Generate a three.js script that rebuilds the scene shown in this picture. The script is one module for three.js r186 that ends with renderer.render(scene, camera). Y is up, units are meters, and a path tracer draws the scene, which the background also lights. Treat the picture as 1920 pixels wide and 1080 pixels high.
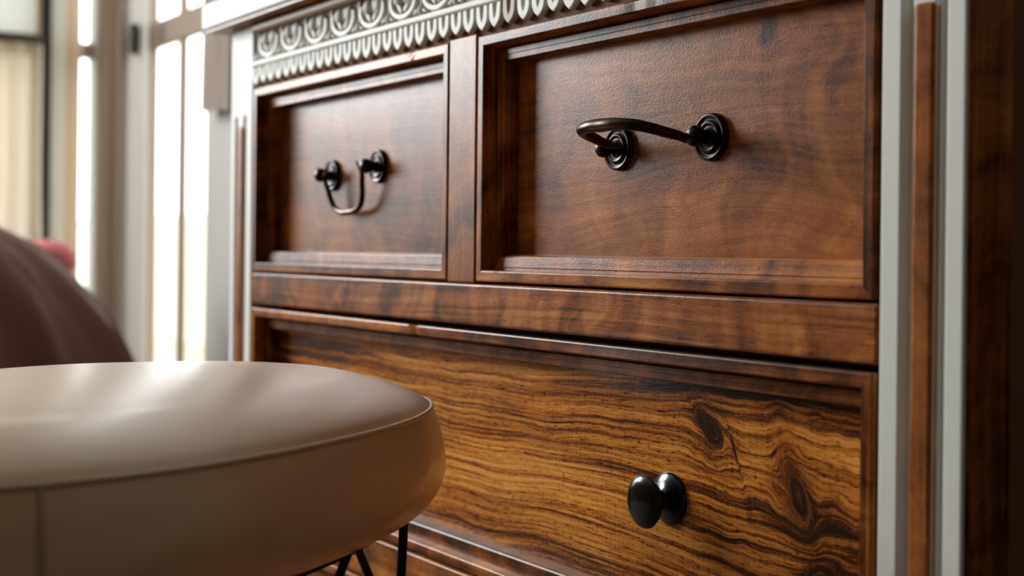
import * as THREE from 'three';
import { RoundedBoxGeometry } from 'three/addons/geometries/RoundedBoxGeometry.js';
import { mergeGeometries, toCreasedNormals } from 'three/addons/utils/BufferGeometryUtils.js';
import { RectAreaLightUniformsLib } from 'three/addons/lights/RectAreaLightUniformsLib.js';

// ---------------------------------------------------------------- camera, sky, light, exposure
const scene = new THREE.Scene();
const renderer = new THREE.WebGLRenderer({ antialias: true });
renderer.toneMapping = THREE.LinearToneMapping;
renderer.toneMappingExposure = 1.0;
renderer.shadowMap.enabled = true;
RectAreaLightUniformsLib.init();

const FOCAL = 2667;                                            // pixels of the 1920 x 1080 frame
const camera = new THREE.PerspectiveCamera(2 * Math.atan(540 / FOCAL) * 180 / Math.PI, 16 / 9, 0.05, 60);
camera.position.set(0, 0.62, 0.56);
{
  const a = Math.atan(1680 / FOCAL);
  camera.lookAt(-Math.cos(a), 0.62, 0.56 - Math.sin(a));
  camera.rotateZ(0.011);
  camera.setViewOffset(1920, 1080, 0, 71.5, 1920, 1080);
  camera.focus = 0.94;
  camera.userData.fStop = 5.6;
}
scene.add(camera);

scene.background = new THREE.Color().setRGB(5.1, 5.4, 5.55);   // even, overcast daylight

const WX = -3.55, WZ = -0.46;                                  // inner faces of the window wall and of the wall behind the dresser
const dayLight = new THREE.RectAreaLight(new THREE.Color(0.96, 0.985, 1.0), 24, 1.2, 1.15);   // daylight through the big window
dayLight.position.set(WX + 0.06, 1.59, 1.20);
dayLight.lookAt(0, 1.59, 1.20);
dayLight.name = 'window_daylight';
scene.add(dayLight);

// ---------------------------------------------------------------- helpers
const V = (x, y, z) => new THREE.Vector3(x, y, z);
const used = {};
function numbered(name) { const n = used[name] = (used[name] ?? -1) + 1; return n ? `${name}_${String(n).padStart(3, '0')}` : name; }
function mesh(name, g, m, parent = scene) {
  const o = new THREE.Mesh(g, m);
  o.name = parent === scene ? numbered(name) : name;
  o.castShadow = o.receiveShadow = true;
  parent.add(o);
  return o;
}
function tag(o, label, category, group) { o.userData.label = label; o.userData.category = category; if (group) o.userData.group = group; return o; }
function struct(o) { o.userData.kind = 'structure'; return o; }

// noise
function hash(x, y, s) { let h = (x * 374761393 + y * 668265263 + s * 2246822519) | 0; h = Math.imul(h ^ (h >>> 13), 1274126177); h ^= h >>> 16; return (h >>> 0) / 4294967296; }
function noise(x, y, s = 0) {
  const xi = Math.floor(x), yi = Math.floor(y), fx = x - xi, fy = y - yi, u = fx * fx * (3 - 2 * fx), v = fy * fy * (3 - 2 * fy);
  const a = hash(xi, yi, s), b = hash(xi + 1, yi, s), c = hash(xi, yi + 1, s), d = hash(xi + 1, yi + 1, s);
  return a + (b - a) * u + (c - a) * v + (a - b - c + d) * u * v;
}
function fbm(x, y, s = 0, n = 4) { let t = 0, a = 0.5, w = 0; for (let i = 0; i < n; i++) { t += a * noise(x, y, s + i * 17); w += a; a *= 0.5; x = x * 2.03 + 11.3; y = y * 2.03 + 5.7; } return t / w; }
const clamp = (x, a = 0, b = 1) => Math.min(b, Math.max(a, x)), lerp = (a, b, t) => a + (b - a) * t;
const sstep = (a, b, x) => { const t = clamp((x - a) / (b - a)); return t * t * (3 - 2 * t); };

function texture(w, h, fn, { srgb = false, one = false } = {}) {
  const n = one ? 1 : 4, data = new Uint8Array(w * h * 4), c = [0, 0, 0];
  for (let j = 0; j < h; j++) for (let i = 0; i < w; i++) {
    fn(i, j, c);
    const k = (j * w + i) * 4;
    data[k] = clamp(c[0]) * 255; data[k + 1] = clamp(c[1]) * 255; data[k + 2] = clamp(c[2]) * 255; data[k + 3] = 255;
  }
  const t = new THREE.DataTexture(data, w, h);
  t.magFilter = t.minFilter = THREE.LinearFilter;
  t.wrapS = t.wrapT = THREE.MirroredRepeatWrapping;
  if (srgb) t.colorSpace = THREE.SRGBColorSpace;
  t.needsUpdate = true;
  return t;
}

// Wood: u runs with the grain, v across it, both in metres. Returns colour and relief textures that cover wm x hm metres.
function wood({ w, h, wm, hm, seed, ramp, knots = [], wave = 0.012, bands = 55, lines = 420, streak = 0.5, pore = 0.5, fiddle = 0.1, zone, relief = 0.5, leathery = 0, contrast = 1.25, heart = [], halo = 0 }) {
  const bumpData = new Float32Array(w * h);
  const col = texture(w, h, (i, j, c) => {
    const u = i / w * wm, v = j / h * hm;
    let p = v + wave * (fbm(u * 3.2, v * 5, seed) - 0.5) * 2 + wave * 0.25 * (fbm(u * 12, v * 22, seed + 3) - 0.5);
    let inK = 0, rim = 0, near = 0;
    for (const [ku, kv, r, st = 1.5, lean = 0] of knots) {
      const wob = 1 + 0.75 * (fbm(u * 60 + ku * 9, v * 70, seed + 31, 2) - 0.5);
      const dv = v - kv - lean * (u - ku), du = (u - ku) / st, d = Math.hypot(du, dv) * wob;
      if (d > r) p -= dv * r * r / (d * d) * 1.25;
      else p = lerp(p, kv + d * 1.9, 1);
      inK = Math.max(inK, sstep(r * 1.1, r * 0.55, d));
      near = Math.max(near, Math.exp(-((d / (r * 3.4)) ** 2)));
      rim = Math.max(rim, Math.exp(-(((d - r) / (r * 0.45)) ** 2)));
    }
    const band = fbm(p * bands, u * 2.2, seed + 5, 3);
    const line = fbm(p * lines, u * 7, seed + 7, 3);
    const fine = noise(p * lines * 4.2, u * 60, seed + 9);
    const po = noise(p * 2600 + 40 * noise(u * 9, v * 9, seed), u * 190, seed + 11);
    const fid = fbm(u * 75 + 3 * noise(u * 20, v * 40, seed + 2), v * 16, seed + 13, 3) - 0.5;
    const pit = noise(u * 1300, v * 1300, seed + 15);
    let t = 0.5 + (band - 0.5) * contrast + (line - 0.5) * 1.25 * streak + (fine - 0.5) * 0.34 * streak + fid * fiddle * 2;
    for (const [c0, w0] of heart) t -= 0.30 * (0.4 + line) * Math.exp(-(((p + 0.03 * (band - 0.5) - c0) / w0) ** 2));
    t -= halo * near * (0.3 + line);
    if (zone) t += zone(u, v, p, band, line);
    t -= inK * (0.46 - 0.30 * sstep(0.5, 0.62, line)) + 0.20 * rim * (line > 0.5 ? 1 : 0.2);
    const pr = sstep(0.70, 0.86, po);
    t -= pr * 0.42 * pore;
    t += (pit - 0.5) * (0.10 + 0.16 * streak * streak);
    t = clamp(t);
    const k = t * (ramp.length - 1), a = ramp[Math.min(ramp.length - 2, Math.floor(k))], b = ramp[Math.min(ramp.length - 1, Math.floor(k) + 1)], f = k - Math.min(ramp.length - 2, Math.floor(k));
    const warm = (noise(u * 14, v * 30, seed + 21) - 0.5) * 0.05;
    c[0] = lerp(a[0], b[0], f) / 255 + warm; c[1] = lerp(a[1], b[1], f) / 255; c[2] = lerp(a[2], b[2], f) / 255 - warm * 0.6;
    const lea = leathery ? fbm(u * 620 + 2 * v * 300, v * 760, seed + 41, 2) : 0.5;
    bumpData[j * w + i] = 0.5 + relief * ((fine - 0.5) * 0.35 + (line - 0.5) * 0.3 - pr * 0.5) + leathery * (lea - 0.5);
  }, { srgb: true });
  const bump = texture(w, h, (i, j, c) => { c[0] = c[1] = c[2] = bumpData[j * w + i]; });
  for (const t of [col, bump]) t.repeat.set(1 / wm, 1 / hm);
  return { col, bump };
}
const RED = [[42, 19, 8], [84, 43, 17], [130, 72, 30], [164, 97, 44], [196, 127, 65]];
const AMBER = [[38, 18, 8], [112, 58, 19], [182, 108, 36], [216, 140, 56], [232, 166, 84]];
const rail = wood({ w: 1024, h: 1024, wm: 0.5, hm: 0.25, seed: 3, ramp: RED.map(([r, g, b]) => [r * 1.03, g * 1.02, b * 0.95]), fiddle: 0.34, streak: 0.45, wave: 0.010, relief: 0.4, leathery: 0.5 });
const patchy = (u, v, a, seed) => { const th = a; return sstep(th - 0.10, th + 0.10, fbm(u * 46 + 1.5 * noise(u * 30, v * 60, seed), v * 14, seed, 4)); };
const railMain = wood({ w: 2048, h: 128, wm: 0.87, hm: 0.036, seed: 5, ramp: RED, fiddle: 0.30, streak: 0.5, wave: 0.012, relief: 0.4, leathery: 0.5, contrast: 0.9,
  zone: (u, v, p, band, line) => 0.14 - 0.22 * patchy(u, v, 0.56, 83) - 0.12 * line * patchy(u, v, 0.5, 87) });
const panel = wood({ w: 2048, h: 1024, wm: 0.8, hm: 0.4, seed: 11, ramp: RED, fiddle: 0.22, streak: 0.28, bands: 26, wave: 0.034, relief: 0.35, leathery: 1.0, pore: 0.35, contrast: 0.55,
  knots: [[0.298, 0.157, 0.006, 1.2, 0.6]],
  zone: (u, v, p, band, line) => 0.14 - (0.12 * patchy(u, p, 0.56, 89) + 0.06 * patchy(u, v, 0.52, 85)) });
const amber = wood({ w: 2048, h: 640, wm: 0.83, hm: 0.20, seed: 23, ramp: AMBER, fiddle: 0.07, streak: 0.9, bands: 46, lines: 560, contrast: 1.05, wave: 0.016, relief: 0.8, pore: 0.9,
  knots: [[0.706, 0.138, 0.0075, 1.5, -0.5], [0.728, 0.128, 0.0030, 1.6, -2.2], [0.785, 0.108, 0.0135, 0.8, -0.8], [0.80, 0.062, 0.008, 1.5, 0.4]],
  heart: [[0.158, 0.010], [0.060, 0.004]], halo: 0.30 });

function grain(n, s = 3) { return texture(512, 512, (i, j, c) => { c[0] = c[1] = c[2] = fbm(i / s, j / s, n, 3); }); }
const fineGrain = grain(51, 4);
const leatherBump = texture(1024, 1024, (i, j, c) => {
  // small round pebbles
  const x = i / 9, y = j / 9; let d1 = 9, d2 = 9; const xi = Math.floor(x), yi = Math.floor(y);
  for (let a = -1; a <= 1; a++) for (let b = -1; b <= 1; b++) {
    const d = Math.hypot(xi + a + hash(xi + a, yi + b, 71) - x, yi + b + hash(xi + a, yi + b, 72) - y);
    if (d < d1) { d2 = d1; d1 = d; } else if (d < d2) d2 = d;
  }
  c[0] = c[1] = c[2] = clamp((d2 - d1) * 1.6) * 0.8 + 0.2 * fbm(i / 40, j / 40, 73);
});
const pits = texture(1024, 1024, (i, j, c) => {   // open pores of the wood, a tile of 0.2 m
  const a = fbm(i / 5 + j / 20, j / 4, 111, 2), b = noise(i / 16, j / 3.2, 117);
  c[0] = c[1] = c[2] = 0.25 + 0.6 * sstep(0.30, 0.62, a) - 0.25 * sstep(0.74, 0.9, b);
});
pits.repeat.set(5, 5);
const rep = (t, m) => { const k = t.clone(); k.repeat.set(1 / m, 1 / m); k.needsUpdate = true; return k; };

const shift = (t, x, y) => { const k = t.clone(); k.offset.set(x, y); k.needsUpdate = true; return k; };
const woodMat = (w, o = {}, x = 0, y = 0) => new THREE.MeshPhysicalMaterial({ map: shift(w.col, x, y), bumpMap: pits, bumpScale: 0.000045, roughness: 0.28, specularIntensity: 0.27, sheen: 0.35, sheenRoughness: 0.7, sheenColor: new THREE.Color(1, 0.52, 0.22), ...o });
const M = {
  rail: woodMat(railMain), rail2: woodMat(rail, {}, 0.37, 0.21), rail3: woodMat(rail, {}, 0.71, 0.56), divider: woodMat(panel, {}, 0.3, 0.15), reed: woodMat(panel, { specularIntensity: 0.2 }, 0.5, 0.1),
  lip: woodMat(rail, {}, 0.2, 0.4), lip2: woodMat(rail, {}, 0.55, 0.1), moulding: woodMat(rail, { specularIntensity: 0.18 }, 0.8, 0.3), side: woodMat(rail, { specularIntensity: 0.2 }, 0.4, 0.7),
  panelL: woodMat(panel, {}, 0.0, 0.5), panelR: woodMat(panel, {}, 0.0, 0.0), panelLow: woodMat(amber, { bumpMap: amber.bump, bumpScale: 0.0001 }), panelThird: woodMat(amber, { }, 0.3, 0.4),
  bare: new THREE.MeshStandardMaterial({ color: 0x6b4426, roughness: 0.85 }),
  paint: new THREE.MeshPhysicalMaterial({ color: 0xe3e1d9, roughness: 0.5, specularIntensity: 0.5, bumpMap: rep(fineGrain, 0.08), bumpScale: 0.0001 }),
  paintWorn: new THREE.MeshStandardMaterial({ color: 0xb9a996, roughness: 0.6 }),
  friezeGround: new THREE.MeshStandardMaterial({ color: 0x75614f, roughness: 0.7 }),
  bead: new THREE.MeshStandardMaterial({ color: 0xa88b74, roughness: 0.5 }),
  bronze: new THREE.MeshPhysicalMaterial({ color: 0x1e1610, metalness: 0.85, roughness: 0.30 }),
  bronzeWorn: new THREE.MeshPhysicalMaterial({ color: 0x3a281c, metalness: 0.9, roughness: 0.28 }),
  knob: new THREE.MeshPhysicalMaterial({ color: 0x0d0908, metalness: 0.2, roughness: 0.2 }),
  leather: new THREE.MeshPhysicalMaterial({ color: 0xcaa47a, roughness: 0.36, clearcoat: 0.9, clearcoatRoughness: 0.28, bumpMap: rep(leatherBump, 0.16), bumpScale: 0.00008 }),
  blackSteel: new THREE.MeshPhysicalMaterial({ color: 0x151312, metalness: 0.6, roughness: 0.3 }),
  board: new THREE.MeshStandardMaterial({ color: 0x12100f, roughness: 0.9 }),
};

// geometry with uv in metres, the grain along the axis 'along'
function metric(g, along = 'x') {
  if (g.index) g = g.toNonIndexed();
  const p = g.attributes.position, n = g.attributes.normal, uv = new Float32Array(p.count * 2);
  for (let i = 0; i < p.count; i++) {
    const P = [p.getX(i), p.getY(i), p.getZ(i)], N = [Math.abs(n.getX(i)), Math.abs(n.getY(i)), Math.abs(n.getZ(i))];
    const k = N[2] >= N[0] && N[2] >= N[1] ? 2 : N[1] >= N[0] ? 1 : 0;
    let a, b;
    if (along === 'x') { a = k === 0 ? P[2] : P[0]; b = k === 1 ? P[2] : P[1]; }
    else { a = k === 1 ? P[2] : P[1]; b = k === 0 ? P[2] : P[0]; }
    uv[2 * i] = a; uv[2 * i + 1] = b;
  }
  g.setAttribute('uv', new THREE.BufferAttribute(uv, 2));
  return g;
}
// box by its limits
function slab(x0, x1, y0, y1, z0, z1, r = 0.0015, along = 'x') {
  const w = x1 - x0, h = y1 - y0, d = z1 - z0, g = r > 0 ? new RoundedBoxGeometry(w, h, d, 2, Math.min(r, w / 2.1, h / 2.1, d / 2.1)) : new THREE.BoxGeometry(w, h, d);
  g.translate((x0 + x1) / 2, (y0 + y1) / 2, (z0 + z1) / 2);
  return metric(g, along);
}
// A mitred moulding along +x from 0 to len; profile points are [inset, z]; the bar stands on y = 0 and its inset runs to +y.
function mitred(len, profile, seed = 1, chips = [], segs = 90) {
  const pos = [], uv = [], idx = [], m = profile.length;
  let arc = [0];
  for (let k = 1; k < m; k++) arc.push(arc[k - 1] + Math.hypot(profile[k][0] - profile[k - 1][0], profile[k][1] - profile[k - 1][1]));
  for (let i = 0; i <= segs; i++) {
    const t = i / segs;
    for (let k = 0; k < m; k++) {
      let [o, z, wear = 0] = profile[k];
      const x = lerp(o, len - o, t);
      let d = (noise(x * 160, k * 3.1, seed) - 0.5) * 0.00004 * wear + (noise(x * 40, k * 1.7, seed + 5) - 0.5) * 0.00006 * wear;
      const rough = noise(x * 55, 3.3, seed + 9);
      if (rough > 0.86) d -= (rough - 0.86) * 0.0012 * wear;
      for (const [cx, cw, cd] of chips) d -= cd * wear * Math.max(0, 1 - Math.abs(x - cx) / cw);
      pos.push(x, o, z + Math.min(0, d));
      uv.push(x + seed * 0.31, arc[k] + seed * 0.17);
    }
  }
  for (let i = 0; i < segs; i++) for (let k = 0; k < m - 1; k++) {
    const a = i * m + k, b = a + m;
    idx.push(a, b, b + 1, a, b + 1, a + 1);
  }
  let g = new THREE.BufferGeometry();
  g.setAttribute('position', new THREE.Float32BufferAttribute(pos, 3));
  g.setAttribute('uv', new THREE.Float32BufferAttribute(uv, 2));
  g.setIndex(idx);
  g = g.toNonIndexed();
  return toCreasedNormals(g, 0.3);
}
function frameBars(name, parent, m, x0, x1, y0, y1, inset, profile, seed, chips = {}, sill, sillMat) {
  const make = (len, turn, x, y, s, c) => {
    const low = sill && turn === 0, o = mesh(name, mitred(len, low ? sill : profile, s, c ?? []), low ? sillMat : m, parent);
    o.rotation.z = turn; o.position.set(x, y, 0);
    return o;
  };
  const w = x1 - x0 - 2 * inset, h = y1 - y0 - 2 * inset, a = x0 + inset, b = x1 - inset, c = y0 + inset, d = y1 - inset;
  make(w, 0, a, c, seed, chips.bottom);
  make(w, Math.PI, b, d, seed + 1, chips.top);
  make(h, Math.PI / 2, b, c, seed + 2, chips.right);
  make(h, -Math.PI / 2, a, d, seed + 3, chips.left);
}

// ---------------------------------------------------------------- the room
function wallWithHoles(w, h, holes, t) {
  const s = new THREE.Shape([new THREE.Vector2(0, 0), new THREE.Vector2(w, 0), new THREE.Vector2(w, h), new THREE.Vector2(0, h)]);
  for (const [x0, x1, y0, y1] of holes) s.holes.push(new THREE.Path([new THREE.Vector2(x0, y0), new THREE.Vector2(x0, y1), new THREE.Vector2(x1, y1), new THREE.Vector2(x1, y0)]));
  return new THREE.ExtrudeGeometry(s, { depth: t, bevelEnabled: false });
}
const R = {
  wall: new THREE.MeshStandardMaterial({ color: 0xaeaba5, roughness: 0.9, bumpMap: rep(fineGrain, 0.5), bumpScale: 0.0006 }),
  floor: new THREE.MeshStandardMaterial({ color: 0x55483d, roughness: 0.8 }),
  ceiling: new THREE.MeshStandardMaterial({ color: 0xaeaba5, roughness: 0.95 }),
  timber: new THREE.MeshStandardMaterial({ color: 0x8b7868, roughness: 0.6 }),
  timberDark: new THREE.MeshStandardMaterial({ color: 0x5a4a3f, roughness: 0.6 }),
  tan: new THREE.MeshStandardMaterial({ color: 0xb79a80, roughness: 0.7 }),
  glass: new THREE.MeshPhysicalMaterial({ color: 0xffffff, roughness: 0, transmission: 1, thickness: 0, ior: 1.45 }),
};
const H = 2.45, RX = 3.6, RZ = 6.0, T = 0.12;
{
  const f = struct(mesh('floor', new THREE.BoxGeometry(RX - WX + 2 * T, 0.1, RZ - WZ + 2 * T), R.floor)); f.position.set((RX + WX) / 2, -0.05, (RZ + WZ) / 2);
  const c = struct(mesh('ceiling', new THREE.BoxGeometry(RX - WX + 2 * T, 0.1, RZ - WZ + 2 * T), R.ceiling)); c.position.set((RX + WX) / 2, H + 0.05, (RZ + WZ) / 2);
  // window wall: local x runs along world z
  const wl = struct(mesh('wall_left', wallWithHoles(RZ - WZ + T, H, [[-0.445 - WZ + T, -0.365 - WZ + T, 0.22, 2.2], [-0.362 - WZ + T, -0.03 - WZ + T, 0.58, 2.2], [0.55 - WZ + T, 1.85 - WZ + T, 0.58, 2.2]], 0.05), R.wall));
  wl.rotation.y = -Math.PI / 2; wl.position.set(WX, 0, WZ - T);
  const wb = struct(mesh('wall_back', wallWithHoles(RX - WX + T, H, [[-3.53 - WX + T, -2.80 - WX + T, 0.12, 2.2]], T), R.wall));
  wb.position.set(WX - T, 0, WZ - T);
  const wr = struct(mesh('wall_right', new THREE.BoxGeometry(T, H, RZ - WZ), R.wall)); wr.position.set(RX + T / 2, H / 2, (RZ + WZ) / 2);
  const wf = struct(mesh('wall_front', new THREE.BoxGeometry(RX - WX, H, T), R.wall)); wf.position.set((RX + WX) / 2, H / 2, RZ + T / 2);
}
function windowSet(name, bars, pane) {
  const g = new THREE.Group(); g.name = name; struct(g); scene.add(g);
  for (const [n, x0, x1, y0, y1, z0, z1, m] of bars) mesh(n, slab(x0, x1, y0, y1, z0, z1, 0.004), m, g);
  for (const [x0, x1, y0, y1, z0, z1] of pane) mesh('pane', slab(x0, x1, y0, y1, z0, z1, 0), R.glass, g);
  return g;
}
// the big window beside the seat
windowSet('window_1', [
  ['frame_stile', WX - 0.045, WX - 0.008, 0.58, 2.2, 0.55, 0.59, R.tan],
  ['frame_stile', WX - 0.045, WX - 0.008, 0.58, 2.2, 1.81, 1.85, R.tan],
  ['transom', WX - 0.04, WX - 0.02, 1.085, 1.125, 0.55, 1.85, R.timber],
  ['frame_rail', WX - 0.045, WX - 0.008, 0.58, 0.61, 0.55, 1.85, R.tan],
  ['frame_rail', WX - 0.045, WX - 0.008, 2.16, 2.2, 0.55, 1.85, R.tan],
  ['sill', WX - 0.008, WX + 0.03, 0.555, 0.58, 0.5, 1.9, R.wall],
], [[WX - 0.032, WX - 0.029, 0.58, 2.2, 0.55, 1.85]]);
// the blinded window in the corner
windowSet('window_4', [
  ['frame_stile', WX - 0.045, WX - 0.008, 0.58, 2.2, -0.33, -0.30, R.tan],
  ['transom', WX - 0.04, WX - 0.02, 1.085, 1.125, -0.362, -0.03, R.timber],
], [[WX - 0.032, WX - 0.029, 0.58, 2.2, -0.362, -0.03]]);
// the narrow light beside it
windowSet('window_3', [
  ['transom', WX - 0.04, WX - 0.02, 1.085, 1.125, -0.445, -0.365, R.timber],
  ['frame_stile', WX - 0.01, WX + 0.02, 0.2, 2.25, -0.405, -0.366, R.tan],
], [[WX - 0.032, WX - 0.029, 0.22, 2.2, -0.445, -0.365]]);
windowSet('window_2', [
  ['frame_stile', -3.215, -3.195, 0.12, 2.2, WZ - 0.03, WZ - 0.012, R.timber],
  ['frame_stile', -2.815, -2.80, 0.12, 2.2, WZ - 0.03, WZ - 0.012, R.timber],
  ['mullion', -3.018, -2.988, 0.12, 2.2, WZ - 0.028, WZ - 0.014, R.timber],
  ['transom', -3.53, -2.8, 1.070, 1.130, WZ - 0.03, WZ - 0.012, R.timber],
  ['frame_rail', -3.53, -2.8, 0.12, 0.18, WZ - 0.03, WZ - 0.012, R.timber],
  ['frame_rail', -3.53, -2.8, 2.14, 2.2, WZ - 0.03, WZ - 0.012, R.timber],
], [[-3.53, -2.8, 0.12, 2.2, WZ - 0.022, WZ - 0.020]]);
// outside
{
  const lawn = struct(mesh('lawn', new THREE.BoxGeometry(30, 0.1, 30), new THREE.MeshStandardMaterial({ color: 0xa8a88c, roughness: 1 }))); lawn.position.set(-12, -0.35, -4);
  const gw = struct(mesh('garden_wall', new THREE.BoxGeometry(16, 1.25, 0.2), new THREE.MeshStandardMaterial({ color: 0xe6d8c2, roughness: 0.9 }))); gw.position.set(-9, 0.3, -4.2);
}

// ---------------------------------------------------------------- the chest of drawers
const dresser = new THREE.Group(); dresser.name = 'chest_of_drawers'; scene.add(dresser);
tag(dresser, 'brown wooden chest of drawers with white carved frieze and fluted posts', 'chest of drawers');
const X0 = -1.398, X1 = -0.530;                                // between the posts
mesh('carcass', slab(-1.452, -0.476, 0.10, 0.851, -0.44, -0.036, 0.001), M.bare, dresser);
{
  const g = slab(X0, X1 + 0.001, 0.5615, 0.5935, -0.034, 0, 0.0022), uv = g.attributes.uv;
  for (let i = 0; i < uv.count; i++) uv.setXY(i, uv.getX(i) - X0, uv.getY(i) - 0.5605);
  mesh('rail', g, M.rail, dresser);
}
mesh('rail', slab(X0, X1 + 0.001, 0.3310, 0.3675, -0.034, 0, 0.0022), M.rail2, dresser);
mesh('rail', slab(X0, X1 + 0.001, 0.1010, 0.1400, -0.034, 0, 0.0022), M.rail3, dresser);
mesh('divider', slab(-0.9855, -0.9435, 0.5938, 0.7865, -0.034, 0, 0.0016, 'y'), M.divider, dresser);
// top
mesh('top', slab(-1.492, -0.438, 0.8535, 0.8825, -0.458, 0.023, 0.004), M.paint, dresser);
mesh('top_underside', slab(-1.488, -0.442, 0.8519, 0.8545, -0.455, 0.0195, 0), M.rail3, dresser);
// posts with two flutes each
function post(x0, x1, fl, side) {
  const s = new THREE.Shape([[x0, 0.0], [x1, 0.0], [x1, 0.8518], [x0, 0.8518]].map((p) => new THREE.Vector2(...p)));
  for (const [a, b] of fl) {
    const r = (b - a) / 2, c = (a + b) / 2, top = 0.7585, bot = 0.16, h = new THREE.Path();
    h.moveTo(a, bot); h.lineTo(a, top - r); h.absarc(c, top - r, r, Math.PI, 0, true); h.lineTo(b, bot); h.absarc(c, bot, r, 0, -Math.PI, true);
    s.holes.push(h);
  }
  let g = new THREE.ExtrudeGeometry(s, { depth: 0.006, bevelEnabled: true, bevelThickness: 0.0012, bevelSize: 0.0012, bevelOffset: -0.0012, bevelSegments: 2, curveSegments: 10 });
  g.translate(0, 0, -0.0072);
  const p = mesh('post', metric(g, 'y'), M.paint, dresser);
  mesh('flute_bed', slab(x0 + 0.0015, x1 - 0.0015, 0.001, 0.851, -0.036, -0.0062, 0, 'y'), M.paint, p);
  mesh('reed', slab(fl[0][1] - 0.0002, fl[1][0] + 0.0002, 0.17, 0.7485, -0.006, 0.0012, 0.0035, 'y'), M.reed, p);
  // bare wooden corner of the post
  mesh('corner_stile', slab(side > 0 ? x1 - 0.001 : x0 - 0.003, side > 0 ? x1 + 0.003 : x0 + 0.001, 0.001, 0.851, -0.032, -0.002, 0.001, 'y'), M.side, p);
}
post(-0.5275, -0.4725, [[-0.5140, -0.5065], [-0.4915, -0.4845]], 1);
post(-1.4600, -1.4000, [[-1.4480, -1.4400], [-1.4245, -1.4165]], -1);
// sides: frame and sunk panel
for (const s of [0, 1]) {
  const a = s ? -0.476 : -1.457, b = s ? -0.4705 : -1.452;
  mesh('side_stile', slab(a, b, 0.0, 0.851, -0.44, -0.39, 0.001, 'y'), M.rail3, dresser);
  mesh('side_rail', slab(a, b, 0.79, 0.851, -0.39, -0.036, 0.001), M.rail3, dresser);
  mesh('side_rail', slab(a, b, 0.10, 0.17, -0.39, -0.036, 0.001), M.rail3, dresser);
}
for (const x of [-1.452, -0.52]) mesh('foot', slab(x, x + 0.04, 0, 0.10, -0.44, -0.39, 0.002, 'y'), M.rail3, dresser);

// drawers
const LIP_BACK = [[0.0008, -0.034], [0.0008, -0.0030], [0.0025, -0.0030]];
const LIP = [[0, -0.0036], [0, -0.0012, 1], [0.0004, -0.0004, 1], [0.0012, 0, 0.4], [0.0074, 0, 0.4], [0.0081, -0.0004, 1], [0.0085, -0.0012, 1], [0.0086, -0.0186]];
const PZ = -0.0250;   // face of the sunk panels
const MOULD = [[0, -0.0185], [0.0020, -0.0185], [0.0024, -0.0122], [0.0029, -0.0117, 0.5], [0.0066, -0.0116, 0.5], [0.0070, -0.0122, 0.5], [0.0108, -0.0120, 1], [0.0115, -0.0128, 1], [0.0118, PZ - 0.001]];
const MOULD_SILL = [[0, -0.0108], [0.0022, -0.0112], [0.0029, -0.0106, 0.5], [0.0066, -0.0109, 0.5], [0.0098, -0.0112, 0.6], [0.0108, -0.0118, 1], [0.0116, -0.0134, 1], [0.0121, -0.0180], [0.0123, PZ - 0.001]];   // lower bar without the groove, its edge rounded to catch a highlight
function drawer(name, x0, x1, y0, y1, mat, lipMat, seed, chips) {
  const d = mesh(name, slab(x0 + 0.004, x1 - 0.004, y0 + 0.004, y1 - 0.004, -0.0345, PZ, 0), mat, dresser);
  const uv = d.geometry.attributes.uv, p = d.geometry.attributes.position;
  for (let i = 0; i < uv.count; i++) uv.setXY(i, p.getX(i) - x0, p.getY(i) - y0);
  frameBars('lip', d, lipMat, x0, x1, y0, y1, 0, LIP, seed, chips);
  frameBars('lip_back', d, M.bare, x0, x1, y0, y1, 0, LIP_BACK, seed + 20, {});
  frameBars('moulding', d, M.moulding, x0, x1, y0, y1, 0.0086, MOULD, seed + 10, {}, MOULD_SILL, lipMat);
  return d;
}
const dL = drawer('drawer', -1.3975, -0.9875, 0.5955, 0.7845, M.panelL, M.lip, 1, { top: [[0.06, 0.005, 0.002]] });
const dR = drawer('drawer', -0.9415, -0.5320, 0.5955, 0.7840, M.panelR, M.lip2, 2, { top: [[0.21, 0.012, 0.0016], [0.19, 0.004, 0.0014]], bottom: [[0.03, 0.0015, 0.001], [0.05, 0.0015, 0.001]] });
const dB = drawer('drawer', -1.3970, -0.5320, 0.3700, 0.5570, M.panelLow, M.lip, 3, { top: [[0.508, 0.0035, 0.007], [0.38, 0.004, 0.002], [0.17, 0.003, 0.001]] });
const dT = drawer('drawer', -1.3970, -0.5320, 0.1420, 0.3285, M.panelThird, M.lip2, 4);

// bail handles
function rosette() {
  const P = [[0.0001, 0.0062], [0.0030, 0.0060], [0.0052, 0.0050], [0.0062, 0.0036], [0.0078, 0.0040], [0.0086, 0.0048], [0.0098, 0.0046], [0.0106, 0.0030], [0.0120, 0.0030], [0.0132, 0.0042], [0.0146, 0.0040], [0.0152, 0.0026], [0.0154, 0.0]].reverse();
  return new THREE.LatheGeometry(P.map((p) => new THREE.Vector2(...p)), 40).rotateX(Math.PI / 2);
}
function postStud() {
  const P = [[0.0062, 0.003], [0.0046, 0.005], [0.0040, 0.008], [0.0044, 0.010], [0.0062, 0.0115], [0.0068, 0.0140], [0.0066, 0.0165], [0.0048, 0.0185], [0.0030, 0.0195], [0.0001, 0.0198]];
  return new THREE.LatheGeometry(P.map((p) => new THREE.Vector2(...p)), 28).rotateX(Math.PI / 2);
}
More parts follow.
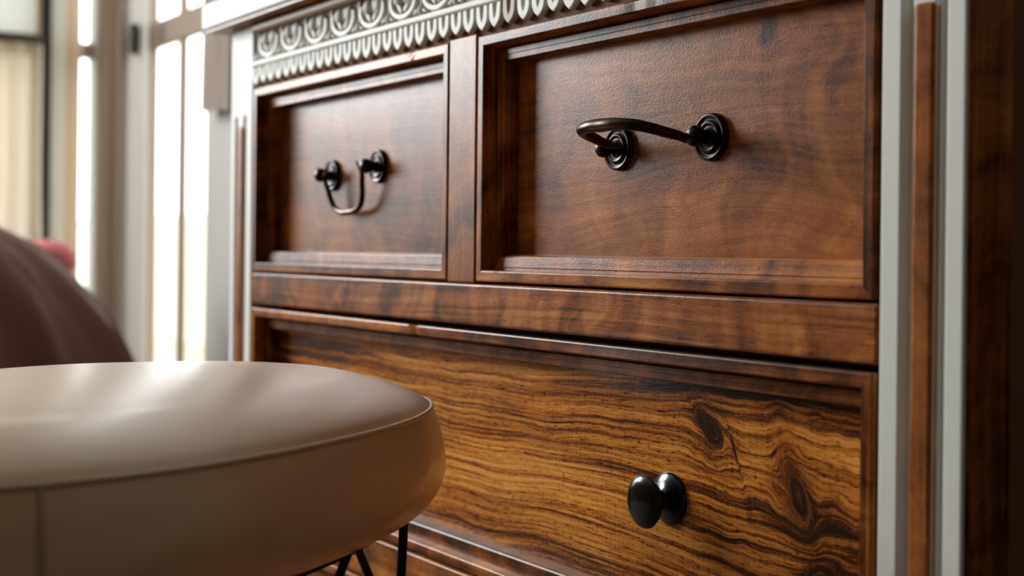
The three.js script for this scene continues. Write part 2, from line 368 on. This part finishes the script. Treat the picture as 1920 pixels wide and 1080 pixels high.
// swept bar of changing thickness
function taper(points, radii, flat = 1, n = 90, m = 14) {
  const c = new THREE.CatmullRomCurve3(points, false, 'centripetal'), fr = c.computeFrenetFrames(n, false), pos = [], nor = [], idx = [];
  for (let i = 0; i <= n; i++) {
    const t = i / n, P = c.getPointAt(t), k = t * (radii.length - 1), r = lerp(radii[Math.min(radii.length - 1, Math.floor(k))], radii[Math.min(radii.length - 1, Math.floor(k) + 1)], k % 1);
    for (let j = 0; j < m; j++) {
      const a = j / m * 2 * Math.PI, d = fr.normals[i].clone().multiplyScalar(Math.cos(a)).addScaledVector(fr.binormals[i], Math.sin(a) * flat);
      pos.push(P.x + d.x * r, P.y + d.y * r, P.z + d.z * r); d.normalize(); nor.push(d.x, d.y, d.z);
    }
  }
  for (let i = 0; i < n; i++) for (let j = 0; j < m; j++) { const a = i * m + j, b = i * m + (j + 1) % m; idx.push(a, b, a + m, b, b + m, a + m); }
  const e0 = pos.length / 3, A = c.getPointAt(0), B = c.getPointAt(1), ta = c.getTangentAt(0), tb = c.getTangentAt(1);
  pos.push(A.x, A.y, A.z, B.x, B.y, B.z); nor.push(-ta.x, -ta.y, -ta.z, tb.x, tb.y, tb.z);
  for (let j = 0; j < m; j++) { idx.push(e0, (j + 1) % m, j); idx.push(e0 + 1, n * m + j, n * m + (j + 1) % m); }
  const g = new THREE.BufferGeometry();
  g.setAttribute('position', new THREE.Float32BufferAttribute(pos, 3)); g.setAttribute('normal', new THREE.Float32BufferAttribute(nor, 3)); g.setIndex(idx);
  return g;
}
function bailShape(k = 1) {
  const half = [[-0.0325, 0.0060], [-0.0345, 0.0015], [-0.0385, -0.0010], [-0.0400, -0.0070], [-0.0370, -0.0150], [-0.0345, -0.0240], [-0.0280, -0.0335], [-0.0140, -0.0385]];
  const pts = [...half, [0, -0.0390], ...half.slice().reverse().map(([x, y]) => [-x, y])].map(([x, y]) => V(x, y, 0));
  return taper(pts, [0.0006, 0.0020, 0.0024, 0.0025, 0.0026, 0.0027, 0.0028, 0.0030, 0.0032, 0.0030, 0.0028, 0.0027, 0.0026, 0.0025, 0.0024, 0.0020, 0.0006].map((r) => r * k));
}
function bailPins() { return mergeGeometries([-1, 1].map((s) => new THREE.CylinderGeometry(0.0016, 0.0016, 0.013, 10).rotateZ(Math.PI / 2).translate(s * 0.0420, -0.0005, 0))); }
const ROS = rosette(), STUD = postStud(), BAIL = [bailShape(), bailShape(1.42)], PINS = bailPins();
function bailHandle(d, x, y, swing, slope = 0, k = 0) {
  for (const s of [-1, 1]) {
    const r = mesh('rosette', ROS, M.bronze, d); r.position.set(x + s * 0.0488, y + s * slope, PZ);
    const p = mesh('stud', STUD, M.bronze, d); p.position.copy(r.position);
  }
  const b = mesh('bail', mergeGeometries([BAIL[k].clone().toNonIndexed().deleteAttribute('uv'), PINS.clone().toNonIndexed().deleteAttribute('uv')]), M.bronzeWorn, d);
  b.position.set(x, y, PZ + 0.0145); b.rotation.x = swing; b.rotation.z = Math.atan(slope / 0.0488);
}
bailHandle(dL, -1.2035, 0.692, 0.16, 0.0022);
bailHandle(dR, -0.7410, 0.6915, -1.80, 0.0010, 1);

// round knobs: back plate, neck, cap
const PLATE = new THREE.LatheGeometry([[0.0172, 0], [0.0174, 0.0012], [0.0160, 0.0028], [0.0120, 0.0046], [0.0080, 0.0056], [0.0060, 0.0075]].map((p) => new THREE.Vector2(...p)), 48).rotateX(Math.PI / 2);
const CAP = new THREE.LatheGeometry([[0.0060, 0.0070], [0.0056, 0.0100], [0.0062, 0.0130], [0.0070, 0.0140], [0.0120, 0.0165], [0.0160, 0.0190], [0.0174, 0.0212], [0.0171, 0.0224], [0.0150, 0.0242], [0.0110, 0.0256], [0.0060, 0.0263], [0.0001, 0.0265]].map((p) => new THREE.Vector2(...p)), 48).rotateX(Math.PI / 2);
for (const [d, y] of [[dB, 0.4583], [dT, 0.235]]) for (const x of [-1.207, -0.7310]) {
  mesh('knob_plate', PLATE, M.knob, d).position.set(x, y, PZ);
  mesh('knob', CAP, M.knob, d).position.set(x, y, PZ);
}

// frieze
const frieze = mesh('frieze', slab(X0, X1, 0.8055, 0.8519, -0.034, -0.0035, 0), M.friezeGround, dresser);
mesh('frieze_recess', slab(X0, X1, 0.784, 0.8056, -0.034, -0.0042, 0), M.bare, frieze);
mesh('ledge', slab(X0, X1, 0.8062, 0.8125, -0.006, 0.0032, 0.0022), M.paint, frieze);
mesh('bead_moulding', slab(X0, X1, 0.8415, 0.8512, -0.006, 0.0045, 0.004), M.bead, frieze);
{
  // hanging leaf tongues, each a cleft U
  const s = new THREE.Shape();
  s.moveTo(-0.0082, 0.0012); s.lineTo(-0.0080, -0.0060); s.bezierCurveTo(-0.0078, -0.0105, -0.0040, -0.0128, 0, -0.0142);
  s.bezierCurveTo(0.0040, -0.0128, 0.0078, -0.0105, 0.0080, -0.0060); s.lineTo(0.0082, 0.0012); s.lineTo(0.0030, 0.0012);
  s.lineTo(0.0022, -0.0055); s.quadraticCurveTo(0.0012, -0.0082, 0, -0.0092); s.quadraticCurveTo(-0.0012, -0.0082, -0.0022, -0.0055); s.lineTo(-0.0030, 0.0012); s.closePath();
  const g = new THREE.ExtrudeGeometry(s, { depth: 0.0030, bevelEnabled: true, bevelThickness: 0.0014, bevelSize: 0.0012, bevelOffset: -0.0006, bevelSegments: 3, curveSegments: 6 });
  const n = 44, p = (X1 - X0) / n;
  for (let k = 0; k < n; k++) {
    const o = mesh('leaf_tongue', g, M.paint, frieze);
    o.position.set(X0 + (k + 0.5) * p, 0.8056 + (hash(k, 1, 5) - 0.5) * 0.0006, -0.0030 + (hash(k, 2, 5) - 0.5) * 0.0005);
    o.rotation.z = (hash(k, 3, 5) - 0.5) * 0.08; o.scale.set(1, 1.16 + hash(k, 4, 5) * 0.10, 1);
    if (k === 25) o.material = M.paintWorn;
  }
  // scroll motifs
  const ell = (P, cx, cy, rx, ry) => P.absellipse(cx, cy, rx, ry, 0, Math.PI * 2, false, 0);
  const ring = new THREE.Shape();
  ring.absellipse(0, 0.0022, 0.0246, 0.0158, Math.PI * 0.87, Math.PI * 2.13, false, 0);
  ring.absellipse(0, 0.0034, 0.0196, 0.0122, Math.PI * 2.13, Math.PI * 0.87, true, 0);
  ring.closePath();
  const ex = (sh, d, b = 0.0011) => new THREE.ExtrudeGeometry(sh, { depth: d, bevelEnabled: true, bevelThickness: b, bevelSize: b, bevelOffset: -b, bevelSegments: 3, curveSegments: 14 });
  const ringG = ex(ring, 0.0035);
  const eye = new THREE.SphereGeometry(1, 18, 12).scale(0.0068, 0.0072, 0.0046);
  const leafS = new THREE.Shape(); leafS.moveTo(-0.001, -0.0060); leafS.bezierCurveTo(0.0030, -0.0048, 0.0085, -0.0025, 0.0098, 0.0040); leafS.bezierCurveTo(0.0058, 0.0026, 0.0014, 0.0022, -0.001, -0.0060);
  const leafG = ex(leafS, 0.0030, 0.0009);
  const stemS = new THREE.Shape(); stemS.moveTo(-0.0016, 0.0110); stemS.lineTo(0.0016, 0.0110); stemS.lineTo(0.0010, 0.0030); stemS.lineTo(0, -0.0010); stemS.lineTo(-0.0010, 0.0030); stemS.closePath();
  const stemG = ex(stemS, 0.0024, 0.0005);
  const dropG = new THREE.SphereGeometry(1, 14, 10).scale(0.0034, 0.0046, 0.0036);
  const wingS = new THREE.Shape(); wingS.moveTo(0.002, 0); wingS.bezierCurveTo(0.005, 0.002, 0.0085, 0.000, 0.0100, -0.0032); wingS.bezierCurveTo(0.007, -0.0022, 0.004, -0.0018, 0.002, 0);
  const wingG = ex(wingS, 0.0026, 0.0006);
  const barS = new THREE.Shape([[-0.0012, -0.006], [0.0012, -0.006], [0.0017, 0.0142], [-0.0017, 0.0142]].map((q) => new THREE.Vector2(...q)));
  const barG = ex(barS, 0.0018, 0.0005);
  const pitch = 0.0584, cy = 0.8268;
  for (let k = 0; k < 15; k++) {
    const x = -1.358 + k * pitch;
    const put = (name, g, dx, dy, z, m = M.paint, flip = 1) => { if (x + dx > X1 - 0.004 || x + dx < X0 + 0.003) return; const o = mesh(name, g, m, frieze); o.position.set(x + dx, cy + dy, z); if (flip < 0) o.rotation.y = Math.PI; return o; };
    if (k < 14) {
      put('scroll_ring', ringG, 0, 0, -0.0036);
      for (const sx of [-1, 1]) {
        put('scroll_eye', eye, sx * 0.0104, 0.0058, -0.0020);
        put('carved_leaf', leafG, 0, -0.0030, sx > 0 ? -0.0036 : 0.0006, M.paint, sx);
      }
      put('scroll_stem', stemG, 0, 0.001, -0.0036);
    }
    put('fleur_drop', dropG, -pitch / 2, -0.0095, -0.0022);
    for (const sx of [-1, 1]) put('fleur_wing', wingG, -pitch / 2, -0.0095, sx > 0 ? -0.0036 : 0.0002, M.paint, sx);
    put('fleur_stem', barG, -pitch / 2, 0, -0.0036, M.paintWorn);
  }
}

// ---------------------------------------------------------------- the stool
const stool = new THREE.Group(); stool.name = 'upholstered_stool'; scene.add(stool);
stool.position.set(-0.8473, 0, 0.3302); stool.rotation.y = 0.591;
tag(stool, 'oval taupe leather stool with piped seam on thin black wire legs', 'stool');
{
  const A = 0.1803, B = 0.2699, E = 2.3, SEAM = 0.5157;
  // profile: [scale inward in metres, height]
  function shell(profile, n = 160, uvK = 1) {
    const pos = [], uv = [], idx = [], m = profile.length; let arc = 0;
    for (let k = 0; k < m; k++) {
      if (k) arc += Math.hypot(profile[k][0] - profile[k - 1][0], profile[k][1] - profile[k - 1][1]);
      for (let i = 0; i <= n; i++) {
        const t = i / n * 2 * Math.PI, c = Math.cos(t), s = Math.sin(t), a = A + profile[k][0], b = B + profile[k][0] * (profile[k][0] < -0.06 ? B / A : 1);
        const x = Math.max(0, a) * Math.sign(c) * Math.abs(c) ** (2 / E), z = Math.max(0, b) * Math.sign(s) * Math.abs(s) ** (2 / E);
        const wr = profile[k][2] ? profile[k][2] * (fbm(Math.cos(t) * 3 + 9, Math.sin(t) * 3 + profile[k][1] * 22 + 9, 91, 3) - 0.5) * 0.010 : 0;
        pos.push(x + wr * c, profile[k][1], z + wr * s); uv.push(profile[k][3] ? x : t * 0.22, profile[k][3] ? z : arc);
      }
    }
    for (let k = 0; k < m - 1; k++) for (let i = 0; i < n; i++) { const a = k * (n + 1) + i, b = a + n + 1; idx.push(a, b, a + 1, b, b + 1, a + 1); }
    const g = new THREE.BufferGeometry();
    g.setAttribute('position', new THREE.Float32BufferAttribute(pos, 3)); g.setAttribute('uv', new THREE.Float32BufferAttribute(uv, 2)); g.setIndex(idx); g.computeVertexNormals();
    // weld the normals of the closing seam
    const N = g.attributes.normal;
    for (let k = 0; k < m; k++) { const a = k * (n + 1), b = a + n, v = V(N.getX(a) + N.getX(b), N.getY(a) + N.getY(b), N.getZ(a) + N.getZ(b)).normalize(); N.setXYZ(a, v.x, v.y, v.z); N.setXYZ(b, v.x, v.y, v.z); }
    return g;
  }
  const top = [];
  const dome = 0.0285;
  for (let k = 0; k <= 40; k++) { const q = k / 40, r = 1 - q; top.push([-A * q - 0.0005, SEAM + 0.0005 + dome * (1 - r ** 2.5) ** 0.74, 0, 1]); }
  mesh('seat_top', shell(top), M.leather, stool);
  const bandKeys = [[-0.0005, SEAM + 0.0004, 0], [0.0026, SEAM - 0.006, 0.1], [0.0066, SEAM - 0.016, 0.5], [0.0092, SEAM - 0.030, 1], [0.0085, SEAM - 0.044, 1], [0.0035, SEAM - 0.056, 0.8], [-0.006, SEAM - 0.065, 0.4], [-0.019, SEAM - 0.071, 0.1], [-0.036, SEAM - 0.0735, 0]];
  const bandCurve = new THREE.CatmullRomCurve3(bandKeys.map((q) => V(q[0], q[1], q[2] * 0.01)));
  mesh('seat_band', shell(Array.from({ length: 41 }, (_, i) => { const q = bandCurve.getPoint(i / 40); return [q.x, q.y, q.z * 100, 0]; })), M.leather, stool);
  const seamPts = [];
  for (let i = 0; i < 120; i++) { const t = i / 120 * 2 * Math.PI, c = Math.cos(t), s = Math.sin(t); seamPts.push(V((A - 0.0006) * Math.sign(c) * Math.abs(c) ** (2 / E), SEAM + 0.0002, (B - 0.0006) * Math.sign(s) * Math.abs(s) ** (2 / E))); }
  mesh('piping', new THREE.TubeGeometry(new THREE.CatmullRomCurve3(seamPts, true), 240, 0.0017, 10, true), M.leather, stool);
  {
    const t = 0.705, c = Math.cos(t), q = Math.sin(t), pts = [[0.0004, 0], [0.0036, 0.006], [0.0072, 0.016], [0.0098, 0.030], [0.0091, 0.044], [0.0041, 0.056], [-0.0055, 0.065]].map(([o, d]) => V((A + o) * c ** (2 / E), SEAM - d, (B + o) * q ** (2 / E)));
    mesh('band_seam', new THREE.TubeGeometry(new THREE.CatmullRomCurve3(pts), 30, 0.0012, 8), M.leather, stool);
  }
  mesh('base_board', shell([[-0.030, SEAM - 0.072, 0], [-0.028, SEAM - 0.078, 0], [-0.040, SEAM - 0.080, 0], [-A, SEAM - 0.080, 0]].map((p) => [...p, 0])), M.board, stool);
  // wire base: four legs, inverted-V braces between neighbours
  const inv = new THREE.Matrix4().makeRotationY(-0.591), L = (x, y, z) => V(x + 0.8473, y, z - 0.3302).applyMatrix4(inv);
  const rod = (a, b, r) => { const g = new THREE.TubeGeometry(new THREE.LineCurve3(a, b), 1, r, 12, false); return g; };
  const tops = [L(-0.7815, 0.466, 0.1440), L(-0.7320, 0.466, 0.2340)], mid = L(-0.7460, 0.452, 0.1965);
  const ring = [tops[0], tops[1], tops[0].clone().multiply(V(-1, 1, -1)), tops[1].clone().multiply(V(-1, 1, -1))];
  ring.forEach((t) => { const f = t.clone().multiply(V(0.90, 0, 0.90)); mesh('leg', rod(t, f, 0.0029), M.blackSteel, stool); });
  for (const s of [1, -1]) for (const k of [0, 1]) {
    const m = mid.clone().multiply(V(s, 1, s)), t = tops[k].clone().multiply(V(s, 1, s)), e = t.clone().lerp(t.clone().multiply(V(0.90, 0, 0.90)), 0.20);
    mesh('brace', rod(m, e, 0.0027), M.blackSteel, stool);
  }
}

// ---------------------------------------------------------------- soft things by the window
{
  // rumpled brown seat
  const g = new THREE.SphereGeometry(1, 120, 80), p = g.attributes.position;
  for (let i = 0; i < p.count; i++) {
    const x = p.getX(i), y = p.getY(i), z = p.getZ(i), ph = Math.atan2(z, x), el = Math.asin(clamp(y, -1, 1));
    const pa = Math.cos(ph) * 3 + 7, pb = Math.sin(ph) * 3 + 7;
    const fold = fbm(pa * 2.2 + el * 0.6, pb * 2.2 - el * 0.5, 61, 3) - 0.5, r = 1 + fold * 0.26 * Math.cos(el) + (fbm(pa, pb + el * 2, 67, 3) - 0.5) * 0.10;
    p.setXYZ(i, x * 0.44 * r, Math.max(0, 0.21 + y * 0.474 * (1 + (r - 1) * 0.5)), z * 0.44 * r);
  }
  g.computeVertexNormals();
  const o = mesh('floor_seat', g, new THREE.MeshPhysicalMaterial({ color: 0x5c3728, roughness: 0.85, sheen: 0.4, sheenRoughness: 0.6, sheenColor: new THREE.Color(0.35, 0.28, 0.25) }));
  o.position.set(-2.69, 0, 0.15);
  tag(o, 'rumpled dark brown fabric floor seat near the bright windows', 'seat');
  const c = mesh('small_cushion', new THREE.SphereGeometry(1, 40, 28).scale(0.06, 0.04, 0.06), new THREE.MeshStandardMaterial({ color: 0xc4686a, roughness: 0.9 }));
  c.position.set(-2.815, 0.590, -0.145);
  tag(c, 'small pinkish red cushion resting on the brown floor seat', 'cushion');
}
// gathered hangings; path in plan, hung between two heights
function hanging(name, pts, y0, y1, m, hem = 0) {
  const c = new THREE.CatmullRomCurve3(pts.map(([x, z]) => V(x, 0, z))), n = 80, rows = 12, pos = [], idx = [], uv = [];
  for (let j = 0; j <= rows; j++) for (let i = 0; i <= n; i++) {
    const P = c.getPointAt(i / n), t = j / rows, y = lerp(y0 + hem * (fbm(i / 14, 3, 5) - 0.5), y1, t);
    pos.push(P.x + 0.006 * (noise(i / 9, j / 4, 7) - 0.5), y, P.z + 0.006 * (noise(i / 9, j / 4, 8) - 0.5)); uv.push(i / n, t);
  }
  for (let j = 0; j < rows; j++) for (let i = 0; i < n; i++) { const a = j * (n + 1) + i, b = a + n + 1; idx.push(a, a + 1, b, a + 1, b + 1, b); }
  const g = new THREE.BufferGeometry();
  g.setAttribute('position', new THREE.Float32BufferAttribute(pos, 3)); g.setAttribute('uv', new THREE.Float32BufferAttribute(uv, 2)); g.setIndex(idx); g.computeVertexNormals();
  return mesh(name, g, m);
}
const cloth = (color, through = 0) => new THREE.MeshPhysicalMaterial({ color, roughness: 0.95, transmission: through, thickness: 0, side: THREE.DoubleSide });
const wavy = (x, z0, z1, n, a) => Array.from({ length: n * 4 + 1 }, (_, i) => [x + a * Math.sin(i / 4 * 2 * Math.PI), lerp(z0, z1, i / (n * 4))]);
tag(hanging('curtain', wavy(WX + 0.05, -0.305, -0.06, 5, 0.018), 0.30, 1.0995, cloth(0xd9ccba, 0.45)), 'beige gathered half curtain hanging beside the black post', 'curtain');
tag(mesh('curtain_rail', slab(WX + 0.040, WX + 0.060, 1.1005, 1.125, -0.304, -0.03, 0.006), R.timberDark), 'dark brown rail carrying the beige half curtain', 'curtain rail');
tag(mesh('roller_blind', slab(WX + 0.004, WX + 0.006, 1.10, 2.22, -0.30, -0.03, 0), cloth(0xe8e8e4, 0.55)), 'white translucent roller blind above the beige half curtain', 'blind');
tag(mesh('blind_slat', slab(WX + 0.03, WX + 0.033, 0.45, 2.2, -0.364, -0.329, 0), cloth(0xe4e0d4, 0.3)), 'narrow white vertical blind slat at the window', 'blind slat');
tag(mesh('curtain_post', slab(WX + 0.022, WX + 0.045, 0.42, 2.3, -0.328, -0.305, 0.006), new THREE.MeshStandardMaterial({ color: 0x1b1a17, roughness: 0.7 })), 'narrow black upright post between curtain and white slat', 'post');
tag(hanging('curtain', [[-3.43, -0.43], [-3.40, -0.41], [-3.365, -0.43], [-3.33, -0.41], [-3.29, -0.43], [-3.24, -0.415]], 0.1, 2.25, cloth(0x96806e, 0.1)), 'brown gathered curtain hanging in the window corner', 'curtain');
tag(hanging('hanging_cloth', [[-2.752, -0.431], [-2.72, -0.428], [-2.69, -0.431], [-2.66, -0.428], [-2.62, -0.431], [-2.59, -0.429]], 0.885, 1.5, cloth(0x85776d, 0), 0.02), 'grey beige cloth hanging on white wall behind the chest of drawers', 'cloth');
tag(hanging('curtain', [[-3.345, -0.44], [-3.30, -0.433], [-3.26, -0.44], [-3.23, -0.432], [-3.20, -0.438], [-3.17, -0.432], [-3.14, -0.438], [-3.105, -0.434]], 0.1, 2.25, cloth(0xc2bcb4, 0.12)), 'pale grey curtain edge against the bright window', 'curtain');
tag(mesh('window_latch', slab(-3.175, -3.155, 1.05, 1.12, WZ + 0.032, WZ + 0.045, 0.004), M.board), 'small dark latch on the grey curtain beside the bright window', 'latch');

renderer.render(scene, camera);
